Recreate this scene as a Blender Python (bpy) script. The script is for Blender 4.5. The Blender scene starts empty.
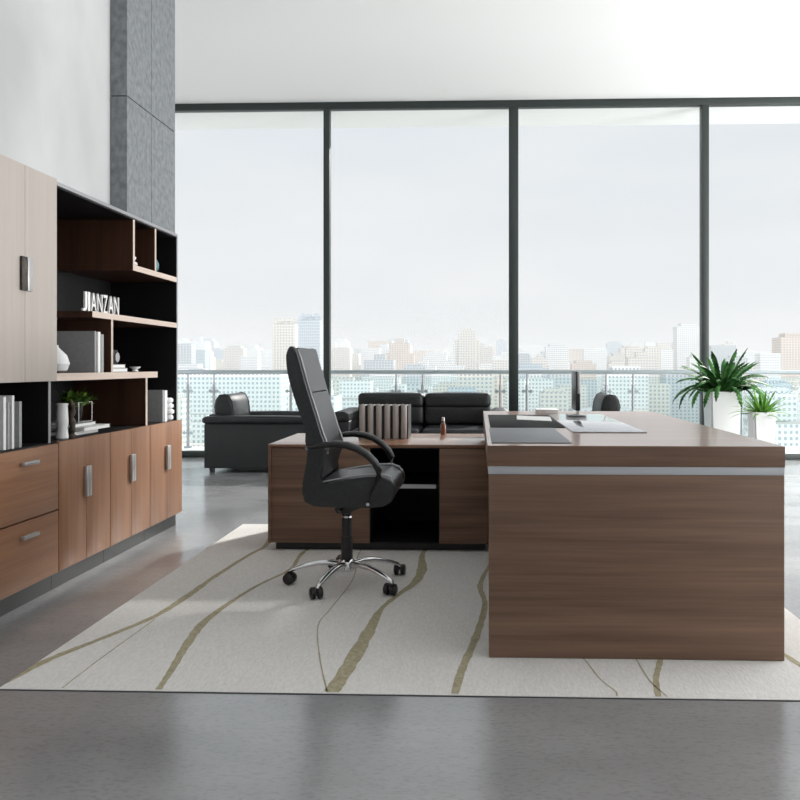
import bpy, bmesh, math, random
from mathutils import Vector, Matrix
random.seed(7)
S = bpy.context.scene
COL = S.collection
PI = math.pi

# ------------------------------------------------------------------ camera
cd = bpy.data.cameras.new('camera'); cam = bpy.data.objects.new('camera', cd); COL.objects.link(cam)
cd.sensor_width = 36; cd.lens = 38.25; cd.shift_x = -0.0588; cd.shift_y = -0.0425
cd.clip_start = 0.05; cd.clip_end = 9000
cam.location = (0, 0, 1.035)
cam.rotation_euler = (PI/2, 0, math.atan(31/850))
S.camera = cam
# ------------------------------------------------------------------ world, sun, added side fill
w = bpy.data.worlds.new('World'); S.world = w; w.use_nodes = True
nt = w.node_tree; nt.nodes.clear()
N = nt.nodes.new; L = nt.links.new
out = N('ShaderNodeOutputWorld'); bg = N('ShaderNodeBackground'); L(bg.outputs[0], out.inputs[0])
tc = N('ShaderNodeTexCoord'); sep = N('ShaderNodeSeparateXYZ'); L(tc.outputs['Generated'], sep.inputs[0])
ramp = N('ShaderNodeValToRGB'); L(sep.outputs['Z'], ramp.inputs[0])
ramp.color_ramp.elements[0].position = 0.0; ramp.color_ramp.elements[0].color = (0.86, 0.87, 0.88, 1)
ramp.color_ramp.elements[1].position = 0.32; ramp.color_ramp.elements[1].color = (0.80, 0.85, 0.90, 1)
mp = N('ShaderNodeMapping'); mp.inputs['Scale'].default_value = (1.5, 1.5, 7); L(tc.outputs['Generated'], mp.inputs[0])
nz = N('ShaderNodeTexNoise'); nz.inputs['Scale'].default_value = 2.2; nz.inputs['Detail'].default_value = 5; L(mp.outputs[0], nz.inputs[0])
cr = N('ShaderNodeMapRange'); cr.inputs[1].default_value = .42; cr.inputs[2].default_value = .68; cr.inputs[3].default_value = 0; cr.inputs[4].default_value = .55
L(nz.outputs[0], cr.inputs[0])
mx = N('ShaderNodeMix'); mx.data_type = 'RGBA'; L(cr.outputs[0], mx.inputs[0]); L(ramp.outputs[0], mx.inputs[6]); mx.inputs[7].default_value = (0.93, 0.935, 0.94, 1)
L(mx.outputs[2], bg.inputs[0])
mr = N('ShaderNodeMapRange'); mr.inputs[1].default_value = 0.15; mr.inputs[2].default_value = 0.7; mr.inputs[3].default_value = 0.755; mr.inputs[4].default_value = 1.6
mr.interpolation_type = 'SMOOTHSTEP'
dt = N('ShaderNodeVectorMath'); dt.operation = 'DOT_PRODUCT'; L(tc.outputs['Generated'], dt.inputs[0]); dt.inputs[1].default_value = (0.1, -0.98, 0.15)
L(dt.outputs['Value'], mr.inputs[0]); L(mr.outputs[0], bg.inputs[1])
sl = bpy.data.lights.new('sun', 'SUN'); sl.energy = 4.5; sl.angle = math.radians(5); sl.color = (1, .97, .93)
so = bpy.data.objects.new('sun', sl); COL.objects.link(so)
so.rotation_euler = Vector((-.50, -.85, -.52)).to_track_quat('-Z', 'Y').to_euler()
al = bpy.data.lights.new('side_fill', 'AREA'); al.shape = 'RECTANGLE'; al.size = 7; al.size_y = 2.6; al.energy = 450; al.color = (1, .99, .97)  # added off-frame area light to brighten ceiling and left wall
ao = bpy.data.objects.new('side_fill', al); COL.objects.link(ao)
ao.location = (6.6, 5.9, 1.5); ao.rotation_euler = Vector((-.85, .0, .5)).to_track_quat('-Z', 'Y').to_euler()
vs = S.view_settings; vs.view_transform = 'Standard'; vs.look = 'None'; vs.gamma = 1; vs.exposure = 0.35; vs.use_curve_mapping = False

# ------------------------------------------------------------------ materials
def newmat(name):
    m = bpy.data.materials.new(name); m.use_nodes = True
    return m, m.node_tree, m.node_tree.nodes['Principled BSDF']
def sin_(b, **k):
    for n, v in k.items():
        n = {'spec': 'Specular IOR Level', 'rough': 'Roughness', 'metal': 'Metallic', 'coat': 'Coat Weight', 'coatr': 'Coat Roughness', 'col': 'Base Color'}[n]
        b.inputs[n].default_value = (*v, 1) if isinstance(v, tuple) else v
def srgb(r, g, b):
    f = lambda c: (c/255/12.92) if c/255 <= .04045 else ((c/255+.055)/1.055)**2.4
    return (f(r), f(g), f(b))
def noise_mat(name, c1, c2, scale=4, stretch=(1, 1, 1), detail=6, rough=.5, spec=.5, bump=0, rr=None, metal=0, lo=.35, hi=.65, coat=0, coatr=.1):
    m, t, b = newmat(name)
    sin_(b, rough=rough, spec=spec, metal=metal, coat=coat, coatr=coatr)
    a = t.nodes.new('ShaderNodeTexCoord'); mp = t.nodes.new('ShaderNodeMapping'); mp.inputs['Scale'].default_value = stretch
    n = t.nodes.new('ShaderNodeTexNoise'); n.inputs['Scale'].default_value = scale; n.inputs['Detail'].default_value = detail
    r = t.nodes.new('ShaderNodeValToRGB'); r.color_ramp.elements[0].position = lo; r.color_ramp.elements[1].position = hi
    r.color_ramp.elements[0].color = (*c1, 1); r.color_ramp.elements[1].color = (*c2, 1)
    t.links.new(a.outputs['Object'], mp.inputs[0]); t.links.new(mp.outputs[0], n.inputs[0]); t.links.new(n.outputs[0], r.inputs[0]); t.links.new(r.outputs[0], b.inputs['Base Color'])
    if bump:
        bp = t.nodes.new('ShaderNodeBump'); bp.inputs['Strength'].default_value = bump; bp.inputs['Distance'].default_value = .01
        t.links.new(n.outputs[0], bp.inputs['Height']); t.links.new(bp.outputs[0], b.inputs['Normal'])
    if rr:
        q = t.nodes.new('ShaderNodeMapRange'); q.inputs[3].default_value, q.inputs[4].default_value = rr
        t.links.new(n.outputs[0], q.inputs[0]); t.links.new(q.outputs[0], b.inputs['Roughness'])
    return m
def wood(name, axis, c1, c2, rough=.45, spec=.4, coat=0, coatr=.08):
    m, t, b = newmat(name); sin_(b, rough=rough, spec=spec, coat=coat, coatr=coatr)
    a = t.nodes.new('ShaderNodeTexCoord'); cols = []
    for k, (al_, ac, sc, lo, hi) in enumerate(((.35, 7.0, 3.0, .34, .66), (1.0, 60.0, 2.0, .3, .7))):
        st = [ac]*3; st['xyz'.index(axis)] = al_
        mp = t.nodes.new('ShaderNodeMapping'); mp.inputs['Scale'].default_value = st
        n = t.nodes.new('ShaderNodeTexNoise'); n.inputs['Scale'].default_value = sc; n.inputs['Detail'].default_value = 4; n.inputs['Distortion'].default_value = .25
        t.links.new(a.outputs['Object'], mp.inputs[0]); t.links.new(mp.outputs[0], n.inputs[0])
        r = t.nodes.new('ShaderNodeMapRange'); r.inputs[1].default_value = lo; r.inputs[2].default_value = hi
        t.links.new(n.outputs[0], r.inputs[0]); cols.append(r)
    ad = t.nodes.new('ShaderNodeMath'); ad.operation = 'MULTIPLY_ADD'; ad.inputs[1].default_value = .6
    m2 = t.nodes.new('ShaderNodeMath'); m2.operation = 'MULTIPLY'; m2.inputs[1].default_value = .4
    t.links.new(cols[1].outputs[0], m2.inputs[0]); t.links.new(cols[0].outputs[0], ad.inputs[0]); t.links.new(m2.outputs[0], ad.inputs[2])
    mix = t.nodes.new('ShaderNodeMix'); mix.data_type = 'RGBA'; mix.inputs[6].default_value = (*c1, 1); mix.inputs[7].default_value = (*c2, 1)
    t.links.new(ad.outputs[0], mix.inputs[0]); t.links.new(mix.outputs[2], b.inputs['Base Color'])
    return m
def plain(name, c, **k):
    m, t, b = newmat(name); sin_(b, col=c, **k)
    n = t.nodes.new('ShaderNodeTexNoise'); n.inputs['Scale'].default_value = 60
    a = t.nodes.new('ShaderNodeTexCoord'); t.links.new(a.outputs['Object'], n.inputs[0])
    q = t.nodes.new('ShaderNodeMapRange'); r0 = k.get('rough', .5); q.inputs[3].default_value = max(0, r0-.04); q.inputs[4].default_value = r0+.04
    t.links.new(n.outputs[0], q.inputs[0]); t.links.new(q.outputs[0], b.inputs['Roughness'])
    return m
def thin_glass(name, tint, ior=1.5):
    m = bpy.data.materials.new(name); m.use_nodes = True; t = m.node_tree; t.nodes.clear()
    o = t.nodes.new('ShaderNodeOutputMaterial'); tr = t.nodes.new('ShaderNodeBsdfTransparent'); g = t.nodes.new('ShaderNodeBsdfGlossy')
    tr.inputs[0].default_value = (*tint, 1); g.inputs['Roughness'].default_value = 0.0
    f = t.nodes.new('ShaderNodeFresnel'); f.inputs[0].default_value = ior; mx = t.nodes.new('ShaderNodeMixShader')
    t.links.new(f.outputs[0], mx.inputs[0]); t.links.new(tr.outputs[0], mx.inputs[1]); t.links.new(g.outputs[0], mx.inputs[2]); t.links.new(mx.outputs[0], o.inputs[0])
    return m

DW1, DW2 = srgb(98, 75, 61), srgb(138, 108, 89)
CW1, CW2 = srgb(122, 83, 58), srgb(154, 112, 82)
M = dict(
    desk_x=wood('walnut_grain_x', 'x', DW1, DW2, .42),
    desk_top=wood('walnut_polished_top', 'x', srgb(118, 84, 62), srgb(150, 112, 88), .3, .5, coat=.5, coatr=.12),
    desk_z=wood('walnut_grain_z', 'z', DW1, DW2, .42),
    cab_y=wood('oak_grain_y', 'y', CW1, CW2, .45),
    cab_z=wood('oak_grain_z', 'z', CW1, CW2, .45),
    shelf_z=wood('shelf_veneer', 'z', srgb(58, 36, 26), srgb(82, 54, 39), .4),
    shelf_edge=wood('pale_edge_band', 'y', srgb(196, 178, 166), srgb(212, 196, 184), .5),
    beige=wood('beige_door_veneer', 'z', srgb(172, 163, 156), srgb(180, 172, 165), .5),
    black=plain('matt_black_laminate', (.008, .008, .009), rough=.5, spec=.25),
    plinth=plain('dark_plinth', (.014, .015, .016), rough=.35, spec=.5),
    trimgrey=plain('grey_aluminium_trim', (.32, .32, .33), rough=.4, metal=.3),
    alu=plain('brushed_aluminium', (.50, .51, .54), rough=.5, metal=.2),
    handle=plain('satin_handle', (.50, .49, .49), rough=.35, metal=.7),
    chrome=plain('polished_chrome', (.75, .75, .77), rough=.12, metal=1.0),
    leather=noise_mat('black_leather', (.010, .011, .012), (.018, .019, .021), 90, rough=.33, spec=.6, bump=.12),
    leather2=noise_mat('black_sofa_leather', (.008, .009, .010), (.015, .017, .018), 60, rough=.45, spec=.35, bump=.15),
    sofaside=plain('charcoal_sofa_panel', (.020, .022, .023), rough=.6, spec=.3),
    piping=plain('grey_piping', (.5, .5, .51), rough=.35),
    plastic=plain('black_plastic', (.01, .01, .011), rough=.35, spec=.5),
    frame=plain('window_frame_green_grey', srgb(38, 48, 46), rough=.4, spec=.5),
    wall=noise_mat('pale_microcement', srgb(178, 180, 181), srgb(208, 209, 210), 1.1, (1, 1, .7), 8, rough=.75, spec=.3, lo=.3, hi=.7),
    ceil=plain('white_ceiling_paint', (.86, .87, .87), rough=.85, spec=.2),
    soffit=plain('white_soffit_paint', (.92, .92, .92), rough=.9, spec=.2),
    concrete=noise_mat('grey_concrete', srgb(108, 112, 115), srgb(142, 146, 149), 26, (1, 1, .8), 12, rough=.8, spec=.2, bump=.4, lo=.25, hi=.75),
    joint=plain('dark_joint', (.06, .062, .065), rough=.8),
    rug=noise_mat('pale_grey_rug', srgb(208, 206, 203), srgb(226, 224, 221), 130, (1, .3, 1), 6, rough=.95, spec=.1, bump=.15, lo=.25, hi=.75),
    gold=noise_mat('olive_gold_yarn', srgb(156, 148, 122), srgb(178, 170, 144), 60, rough=.8, spec=.2, bump=.3),
    rughem=plain('dark_rug_hem', (.05, .05, .055), rough=.9),
    glass=thin_glass('window_glass', (.985, .99, .99), 1.12),
    railglass=thin_glass('teal_tinted_rail_glass', (.90, .955, .955), 1.15),
    steel=plain('brushed_rail_steel', (.36, .40, .42), rough=.4, metal=.6),
    white=plain('white_glazed_ceramic', (.78, .79, .79), rough=.25, spec=.5),
    paper=plain('white_paper', (.80, .80, .79), rough=.7),
    book=noise_mat('light_grey_cloth_cover', srgb(156, 158, 158), srgb(164, 166, 166), 60, rough=.7, spec=.2),
    bookd=plain('mid_grey_cover', srgb(120, 120, 118), rough=.6),
    binder=plain('taupe_grey_binder', srgb(172, 165, 160), rough=.5, spec=.3),
    binderd=plain('dark_binder_side', srgb(38, 36, 36), rough=.5),
    teal=plain('teal_glaze', srgb(70, 120, 122), rough=.3),
    bronze=noise_mat('dark_bronze', (.02, .014, .010), (.08, .055, .035), 30, rough=.5, bump=.4),
    amber=plain('brown_amber_glass', srgb(112, 66, 44), rough=.15, spec=.6),
    soil=plain('dark_soil', (.02, .014, .01), rough=.9),
    leaf=noise_mat('deep_green_leaf', srgb(34, 74, 38), srgb(74, 122, 62), 12, rough=.6, spec=.15),
    leaf2=noise_mat('bright_green_leaf', srgb(60, 110, 38), srgb(120, 170, 70), 12, rough=.6, spec=.15),
    leaf3=noise_mat('shelf_plant_leaf', srgb(40, 80, 30), srgb(120, 150, 60), 25, rough=.45, spec=.4),
    pad=plain('grey_leather_pad', srgb(132, 134, 138), rough=.6, spec=.1),
    padblack=plain('black_leather_pad', (.012, .012, .012), rough=.6, spec=.1),
    mirrorglass=plain('glossy_desk_glass', srgb(150, 150, 156), rough=.16, spec=1.0, coat=1.0, coatr=.02),
    deck=plain('pale_balcony_tile', (.88, .88, .87), rough=.7),
)
# polished concrete floor
m, t, b = newmat('polished_concrete_floor'); M['floor'] = m
a = t.nodes.new('ShaderNodeTexCoord'); n1 = t.nodes.new('ShaderNodeTexNoise'); n1.inputs['Scale'].default_value = .9; n1.inputs['Detail'].default_value = 10; n1.inputs['Roughness'].default_value = .6
mp_ = t.nodes.new('ShaderNodeMapping'); mp_.inputs['Scale'].default_value = (1, 2.2, 1)
n2 = t.nodes.new('ShaderNodeTexNoise'); n2.inputs['Scale'].default_value = 55; n2.inputs['Detail'].default_value = 8
t.links.new(a.outputs['Object'], mp_.inputs[0]); t.links.new(mp_.outputs[0], n1.inputs[0]); t.links.new(mp_.outputs[0], n2.inputs[0])
r1 = t.nodes.new('ShaderNodeValToRGB'); r1.color_ramp.elements[0].position = .33; r1.color_ramp.elements[1].position = .68
r1.color_ramp.elements[0].color = (*srgb(130, 131, 132), 1); r1.color_ramp.elements[1].color = (*srgb(150, 151, 152), 1)
r2 = t.nodes.new('ShaderNodeValToRGB'); r2.color_ramp.elements[0].position = .3; r2.color_ramp.elements[1].position = .5
r2.color_ramp.elements[0].color = (.72, .72, .72, 1); r2.color_ramp.elements[1].color = (1, 1, 1, 1)
mxx = t.nodes.new('ShaderNodeMix'); mxx.data_type = 'RGBA'; mxx.blend_type = 'MULTIPLY'; mxx.inputs[0].default_value = .7
t.links.new(n1.outputs[0], r1.inputs[0]); t.links.new(n2.outputs[0], r2.inputs[0]); t.links.new(r1.outputs[0], mxx.inputs[6]); t.links.new(r2.outputs[0], mxx.inputs[7]); t.links.new(mxx.outputs[2], b.inputs['Base Color'])
q = t.nodes.new('ShaderNodeMapRange'); q.inputs[3].default_value = .14; q.inputs[4].default_value = .26; t.links.new(n1.outputs[0], q.inputs[0]); t.links.new(q.outputs[0], b.inputs['Roughness'])
b.inputs['Specular IOR Level'].default_value = 1.0; b.inputs['IOR'].default_value = 1.62
# facade material: walls with a window grid
def facade(name, wallc, winc, fz=3.7, fx=3.8, lift=.5):
    m, t, b = newmat(name); b.inputs['Roughness'].default_value = .8
    a = t.nodes.new('ShaderNodeTexCoord'); s = t.nodes.new('ShaderNodeSeparateXYZ'); t.links.new(a.outputs['Object'], s.inputs[0])
    def mth(op, i0, v=None, i1=None):
        n = t.nodes.new('ShaderNodeMath'); n.operation = op
        t.links.new(i0, n.inputs[0])
        if i1 is not None: t.links.new(i1, n.inputs[1])
        elif v is not None: n.inputs[1].default_value = v
        return n.outputs[0]
    zz = mth('LESS_THAN', mth('FRACT', mth('DIVIDE', s.outputs['Z'], fz)), lift)
    xy = mth('ADD', s.outputs['X'], None, s.outputs['Y'])
    xx = mth('LESS_THAN', mth('FRACT', mth('DIVIDE', xy, fx)), .5)
    f = mth('MULTIPLY', zz, None, xx)
    mix = t.nodes.new('ShaderNodeMix'); mix.data_type = 'RGBA'; mix.inputs[6].default_value = (*wallc, 1); mix.inputs[7].default_value = (*winc, 1)
    t.links.new(f, mix.inputs[0]); t.links.new(mix.outputs[2], b.inputs['Base Color'])
    return m
FAC = [facade('cream_facade', srgb(232, 226, 216), srgb(172, 178, 184)), facade('white_facade', srgb(240, 240, 238), srgb(178, 186, 192), 3.5, 3.2),
       facade('grey_facade', srgb(208, 212, 214), srgb(158, 168, 176), 3.9, 4.4, .55), facade('peach_facade', srgb(230, 216, 204), srgb(174, 172, 172), 3.6, 4.2),
       facade('bluish_facade', srgb(206, 214, 220), srgb(160, 174, 184), 4.2, 3.0, .6)]
M['roofgrey'] = plain('flat_roof', srgb(150, 148, 146), rough=.9)
M['ground'] = noise_mat('city_ground', srgb(190, 196, 188), srgb(222, 220, 214), .02, rough=.95)

# ------------------------------------------------------------------ mesh helpers
def box(bm, x0, x1, y0, y1, z0, z1, bev=0, mi=0, seg=2):
    v = [bm.verts.new((x, y, z)) for x in (x0, x1) for y in (y0, y1) for z in (z0, z1)]
    fs = [bm.faces.new([v[i] for i in f]) for f in ((0, 1, 3, 2), (4, 6, 7, 5), (0, 4, 5, 1), (2, 3, 7, 6), (0, 2, 6, 4), (1, 5, 7, 3))]
    for f in fs: f.material_index = mi
    if bev:
        es = list({e for f in fs for e in f.edges})
        r = bmesh.ops.bevel(bm, geom=es, offset=bev, segments=seg, affect='EDGES', profile=.5)
        for f in r['faces']: f.material_index = mi
def frame_of(d):
    d = d.normalized(); u = d.cross(Vector((0, 0, 1)))
    if u.length < 1e-3: u = Vector((1, 0, 0))
    u.normalize(); return u, u.cross(d).normalized()
def tube(bm, pts, rad, seg=10, flat=1.0, mi=0, up=None):
    pts = [Vector(p) for p in pts]; n = len(pts); rings = []
    for i, p in enumerate(pts):
        d = (pts[min(i+1, n-1)]-pts[max(i-1, 0)])
        if up is not None:
            v_ = Vector(up); u = d.cross(v_).normalized(); v = u.cross(d).normalized()
        else: u, v = frame_of(d)
        r = rad[i] if isinstance(rad, (list, tuple)) else rad
        rings.append([bm.verts.new(p+u*math.cos(2*PI*k/seg)*r+v*math.sin(2*PI*k/seg)*r*flat) for k in range(seg)])
    for a, b in zip(rings, rings[1:]):
        for k in range(seg):
            f = bm.faces.new((a[k], a[(k+1) % seg], b[(k+1) % seg], b[k])); f.material_index = mi
    for r_ in (rings[0][::-1], rings[-1]):
        f = bm.faces.new(r_); f.material_index = mi
def cyl(bm, p0, p1, r0, r1=None, seg=20, mi=0):
    tube(bm, [p0, p1], [r0, r0 if r1 is None else r1], seg, mi=mi)
def lathe(bm, prof, c=(0, 0, 0), seg=32, sq=1.0, mi=0):
    rings = []
    for r, z in prof:
        rings.append([bm.verts.new((c[0]+r*math.cos(2*PI*k/seg), c[1]+r*math.sin(2*PI*k/seg), c[2]+z)) for k in range(seg)])
    for a, b in zip(rings, rings[1:]):
        for k in range(seg):
            f = bm.faces.new((a[k], a[(k+1) % seg], b[(k+1) % seg], b[k])); f.material_index = mi
    bm.faces.new(rings[0][::-1]).material_index = mi; bm.faces.new(rings[-1]).material_index = mi
def prism(bm, poly, axis, a, b, bev=0, seg=2, mi=0):
    def P(p, q, s): return {'y': (p, s, q), 'x': (s, p, q), 'z': (p, q, s)}[axis]
    A = [bm.verts.new(P(p, q, a)) for p, q in poly]; B = [bm.verts.new(P(p, q, b)) for p, q in poly]; n = len(poly)
    fs = [bm.faces.new(A), bm.faces.new(B[::-1])]+[bm.faces.new((A[i], B[i], B[(i+1) % n], A[(i+1) % n])) for i in range(n)]
    for f in fs: f.material_index = mi
    if bev:
        es = list(fs[0].edges)+list(fs[1].edges)
        bmesh.ops.bevel(bm, geom=es, offset=bev, segments=seg, affect='EDGES', profile=.5)
def cushion(bm, x0, x1, y0, y1, z0, z1, r=.03, bulge=.02, n=10, mi=0, wr=0):
    """soft rounded box"""
    start = len(bm.verts); lo = Vector((x0, y0, z0)); hi = Vector((x1, y1, z1)); cen = (lo+hi)/2; half = (hi-lo)/2
    def cs(k): return math.sin((k/n-.5)*PI)
    idx = {}
    def vert(i, j, k):
        key = (i, j, k)
        if key not in idx:
            s = Vector((cs(i), cs(j), cs(k))); p = Vector((s.x*half.x, s.y*half.y, s.z*half.z))
            q = Vector([max(-(half[a]-r), min(half[a]-r, p[a])) for a in range(3)])
            d = p-q
            if d.length > 1e-9: p = q+d.normalized()*min(r, d.length if sum(abs(c) > 1e-9 for c in d) == 1 else r)
            for a in range(3):
                if abs(abs(s[a])-1) < 1e-6:
                    o = [c for c in range(3) if c != a]
                    p[a] += math.copysign(bulge*(1-s[o[0]]**2)*(1-s[o[1]]**2), s[a])
            if wr: p += Vector((math.sin(p.y*37+p.z*21), math.sin(p.z*31+p.x*17), math.sin(p.x*29+p.y*23)))*wr
            idx[key] = bm.verts.new(cen+p)
        return idx[key]
    for a in range(3):
        for side in (0, n):
            for i in range(n):
                for j in range(n):
                    def g(u, v):
                        c = [0, 0, 0]; c[a] = side; c[(a+1) % 3] = u; c[(a+2) % 3] = v; return vert(*c)
                    q = [g(i, j), g(i+1, j), g(i+1, j+1), g(i, j+1)]
                    if side == 0: q.reverse()
                    bm.faces.new(q).material_index = mi
def obj(name, bm, mats, parent=None, loc=(0, 0, 0), smooth=True, local=False, ang=35):
    """bm in world coordinates; parent's location is subtracted unless local"""
    if not isinstance(mats, (list, tuple)): mats = [mats]
    org = Vector((0, 0, 0))
    if parent is not None:
        q_ = parent
        while q_ is not None: org += q_.location; q_ = q_.parent
    else: org = Vector(loc)
    if not local:
        bmesh.ops.translate(bm, verts=bm.verts, vec=-org)
    bmesh.ops.recalc_face_normals(bm, faces=bm.faces)
    me = bpy.data.meshes.new(name); bm.to_mesh(me); bm.free()
    for m_ in mats: me.materials.append(m_)
    if smooth:
        me.polygons.foreach_set('use_smooth', [True]*len(me.polygons)); me.set_sharp_from_angle(angle=math.radians(ang))
    o = bpy.data.objects.new(name, me); COL.objects.link(o)
    if parent is not None: o.parent = parent
    else: o.location = loc
    return o
def tag(o, label, cat, group=None):
    o['label'] = label; o['category'] = cat
    if group: o['group'] = group
    return o
def thing(name, label, cat, loc, rotz=0, group=None):
    o = bpy.data.objects.new(name, None); COL.objects.link(o); o.location = loc; o.rotation_euler = (0, 0, rotz); o.empty_display_size = .1
    return tag(o, label, cat, group)
def nb(): return bmesh.new()
def bx(name, b, mat, parent=None, bev=0, loc=None, local=False):
    bm = nb(); box(bm, *b, bev=bev)
    if parent is None and loc is None: loc = ((b[0]+b[1])/2, (b[2]+b[3])/2, b[4])
    return obj(name, bm, mat, parent, loc or (0, 0, 0), local=local)
def struct(o): o['kind'] = 'structure'; return o
def tree(o):
    out_ = []
    for c in o.children: out_.append(c)
    return out_
def dup(root, loc, label, rotz=None, group=None, name=None):
    r = root.copy(); COL.objects.link(r); r.location = loc; r['label'] = label
    if rotz is not None: r.rotation_euler = (0, 0, rotz)
    if group: r['group'] = group
    def rec(src, dst):
        for ch in list(src.children):
            c = ch.copy(); COL.objects.link(c); c.parent = dst; rec(ch, c)
    rec(root, r); return r

# ------------------------------------------------------------------ setting
XL, XR, YB, YW, ZC = -3.86, 6.8, -4.0, 9.55, 4.01
struct(bx('floor', (XL-.1, XR, YB, YW+.06, -.12, 0), M['floor'], loc=(0, 0, -.12)))
struct(bx('ceiling', (XL-.1, XR, YB, YW+.06, ZC, ZC+.15), M['ceil']))
struct(bx('wall_left', (-2.62, -2.42, YB, 6.39, 0, ZC), M['wall'], loc=(0, 0, 0)))
struct(bx('wall_recess', (XL-.1, -2.62, 6.2, 6.39, 0, ZC), M['wall'], loc=(0, 0, 0)))
struct(bx('wall_far_left', (XL-.12, XL, 6.39, YW-.04, 0, ZC), M['wall'], loc=(0, 0, 0)))
struct(bx('wall_back_blocker', (-2.62, XR, YB-.15, YB, 0, ZC), M['wall'], loc=(0, YB, 0)))  # unseen wall, added to keep the rear sky off the desk front
# concrete pillar: dark core with cast panels leaving shadow joints
bm = nb(); box(bm, -2.415, -2.317, 5.52, 6.386, 0, ZC-.002, mi=1)
for z0, z1 in ((0, 1.40), (1.408, 2.808), (2.816, ZC-.002)):
    box(bm, -2.416, -2.307, 5.51, 5.519, z0, z1)
    box(bm, -2.319, -2.307, 5.519, 5.925, z0, z1)
    box(bm, -2.319, -2.307, 5.931, 6.396, z0, z1)
    box(bm, -2.416, -2.319, 6.386, 6.396, z0, z1)
struct(obj('wall_pillar', bm, [M['concrete'], M['joint']]))
# window wall
def window(nx, x0, x1, w0, w1):
    r = bpy.data.objects.new('window_%d' % nx, None); COL.objects.link(r); r.location = ((x0+x1)/2, YW, 0); r['kind'] = 'structure'
    bx('pane', (x0+w0-.004, x1-w1+.004, YW+.015, YW+.027, .065, ZC-.075), M['glass'], r)
    return r
MULL = [(-3.83, .06), (-1.705, .07), (.398, .105), (2.517, .08), (4.62, .105), (6.74, .08)]
for i, ((xa, wa), (xb, wb)) in enumerate(zip(MULL, MULL[1:])):
    window(i+1, xa, xb, wa/2, wb/2)
bm = nb(); box(bm, XL, XR, YW-.03, YW+.06, ZC-.08, ZC-.001, bev=.004); o = obj('trim_1', bm, M['frame'], loc=(0, YW, ZC-.08)); struct(o)
bm = nb(); box(bm, XL, XR, YW-.03, YW+.06, .001, .07, bev=.004); o = obj('trim_2', bm, M['frame'], loc=(0, YW, 0)); struct(o)
for i, (xm, wm) in enumerate(MULL):
    bm = nb(); box(bm, xm-wm/2, xm+wm/2, YW-.04, YW+.065, .0705, ZC-.081, bev=.004)
    struct(obj('trim_%d' % (i+3), bm, M['frame'], loc=(xm, YW, .0705)))
# balcony
struct(bx('balcony_floor', (XL-.5, XR+.5, YW+.062, 10.95, -.15, -.015), M['deck'], loc=(0, YW, -.15)))
struct(bx('balcony_soffit', (XL-.5, XR+.5, YW+.065, 10.31, 3.935, 4.16), M['soffit'], loc=(0, YW, 3.935)))

# ------------------------------------------------------------------ balcony railing
RY = 10.75
rail = thing('balcony_railing', 'long steel and teal glass railing along the balcony outside the windows', 'railing', (1.0, RY, -.015))
bm = nb(); cyl(bm, (-4.3, RY, .958), (7.2, RY, .958), .026, seg=16); obj('handrail', bm, M['steel'], rail)
posts = [-3.709, -3.373, -2.384, -2.048, -1.039, -.703, .28, .616, 1.609, 1.945, 2.961, 3.297, 4.29, 4.626, 5.62, 5.956]
for x in posts:
    bm = nb(); cyl(bm, (x, RY, .005), (x, RY, .80), .019, seg=12); cyl(bm, (x, RY, .79), (x, RY, .94), .010, seg=10)
    cyl(bm, (x, RY, -.015), (x, RY, .012), .05, seg=16)
    pp = obj('post', bm, M['steel'], rail)
    for s_ in (-1, 1):
        for z_ in (.715, .18):
            bm = nb(); cyl(bm, (x+s_*.014, RY, z_), (x+s_*.065, RY, z_), .011, seg=8); cyl(bm, (x+s_*.045, RY-.014, z_), (x+s_*.045, RY+.014, z_), .022, seg=12)
            obj('glass_clamp', bm, M['steel'], pp)
xs = [-4.35]+posts+[7.2]
for a, b_ in zip(xs, xs[1:]):
    bm = nb(); box(bm, a+.03, b_-.03, RY-.005, RY+.005, .05, .90); obj('glass_panel', bm, M['railglass'], rail)

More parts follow.
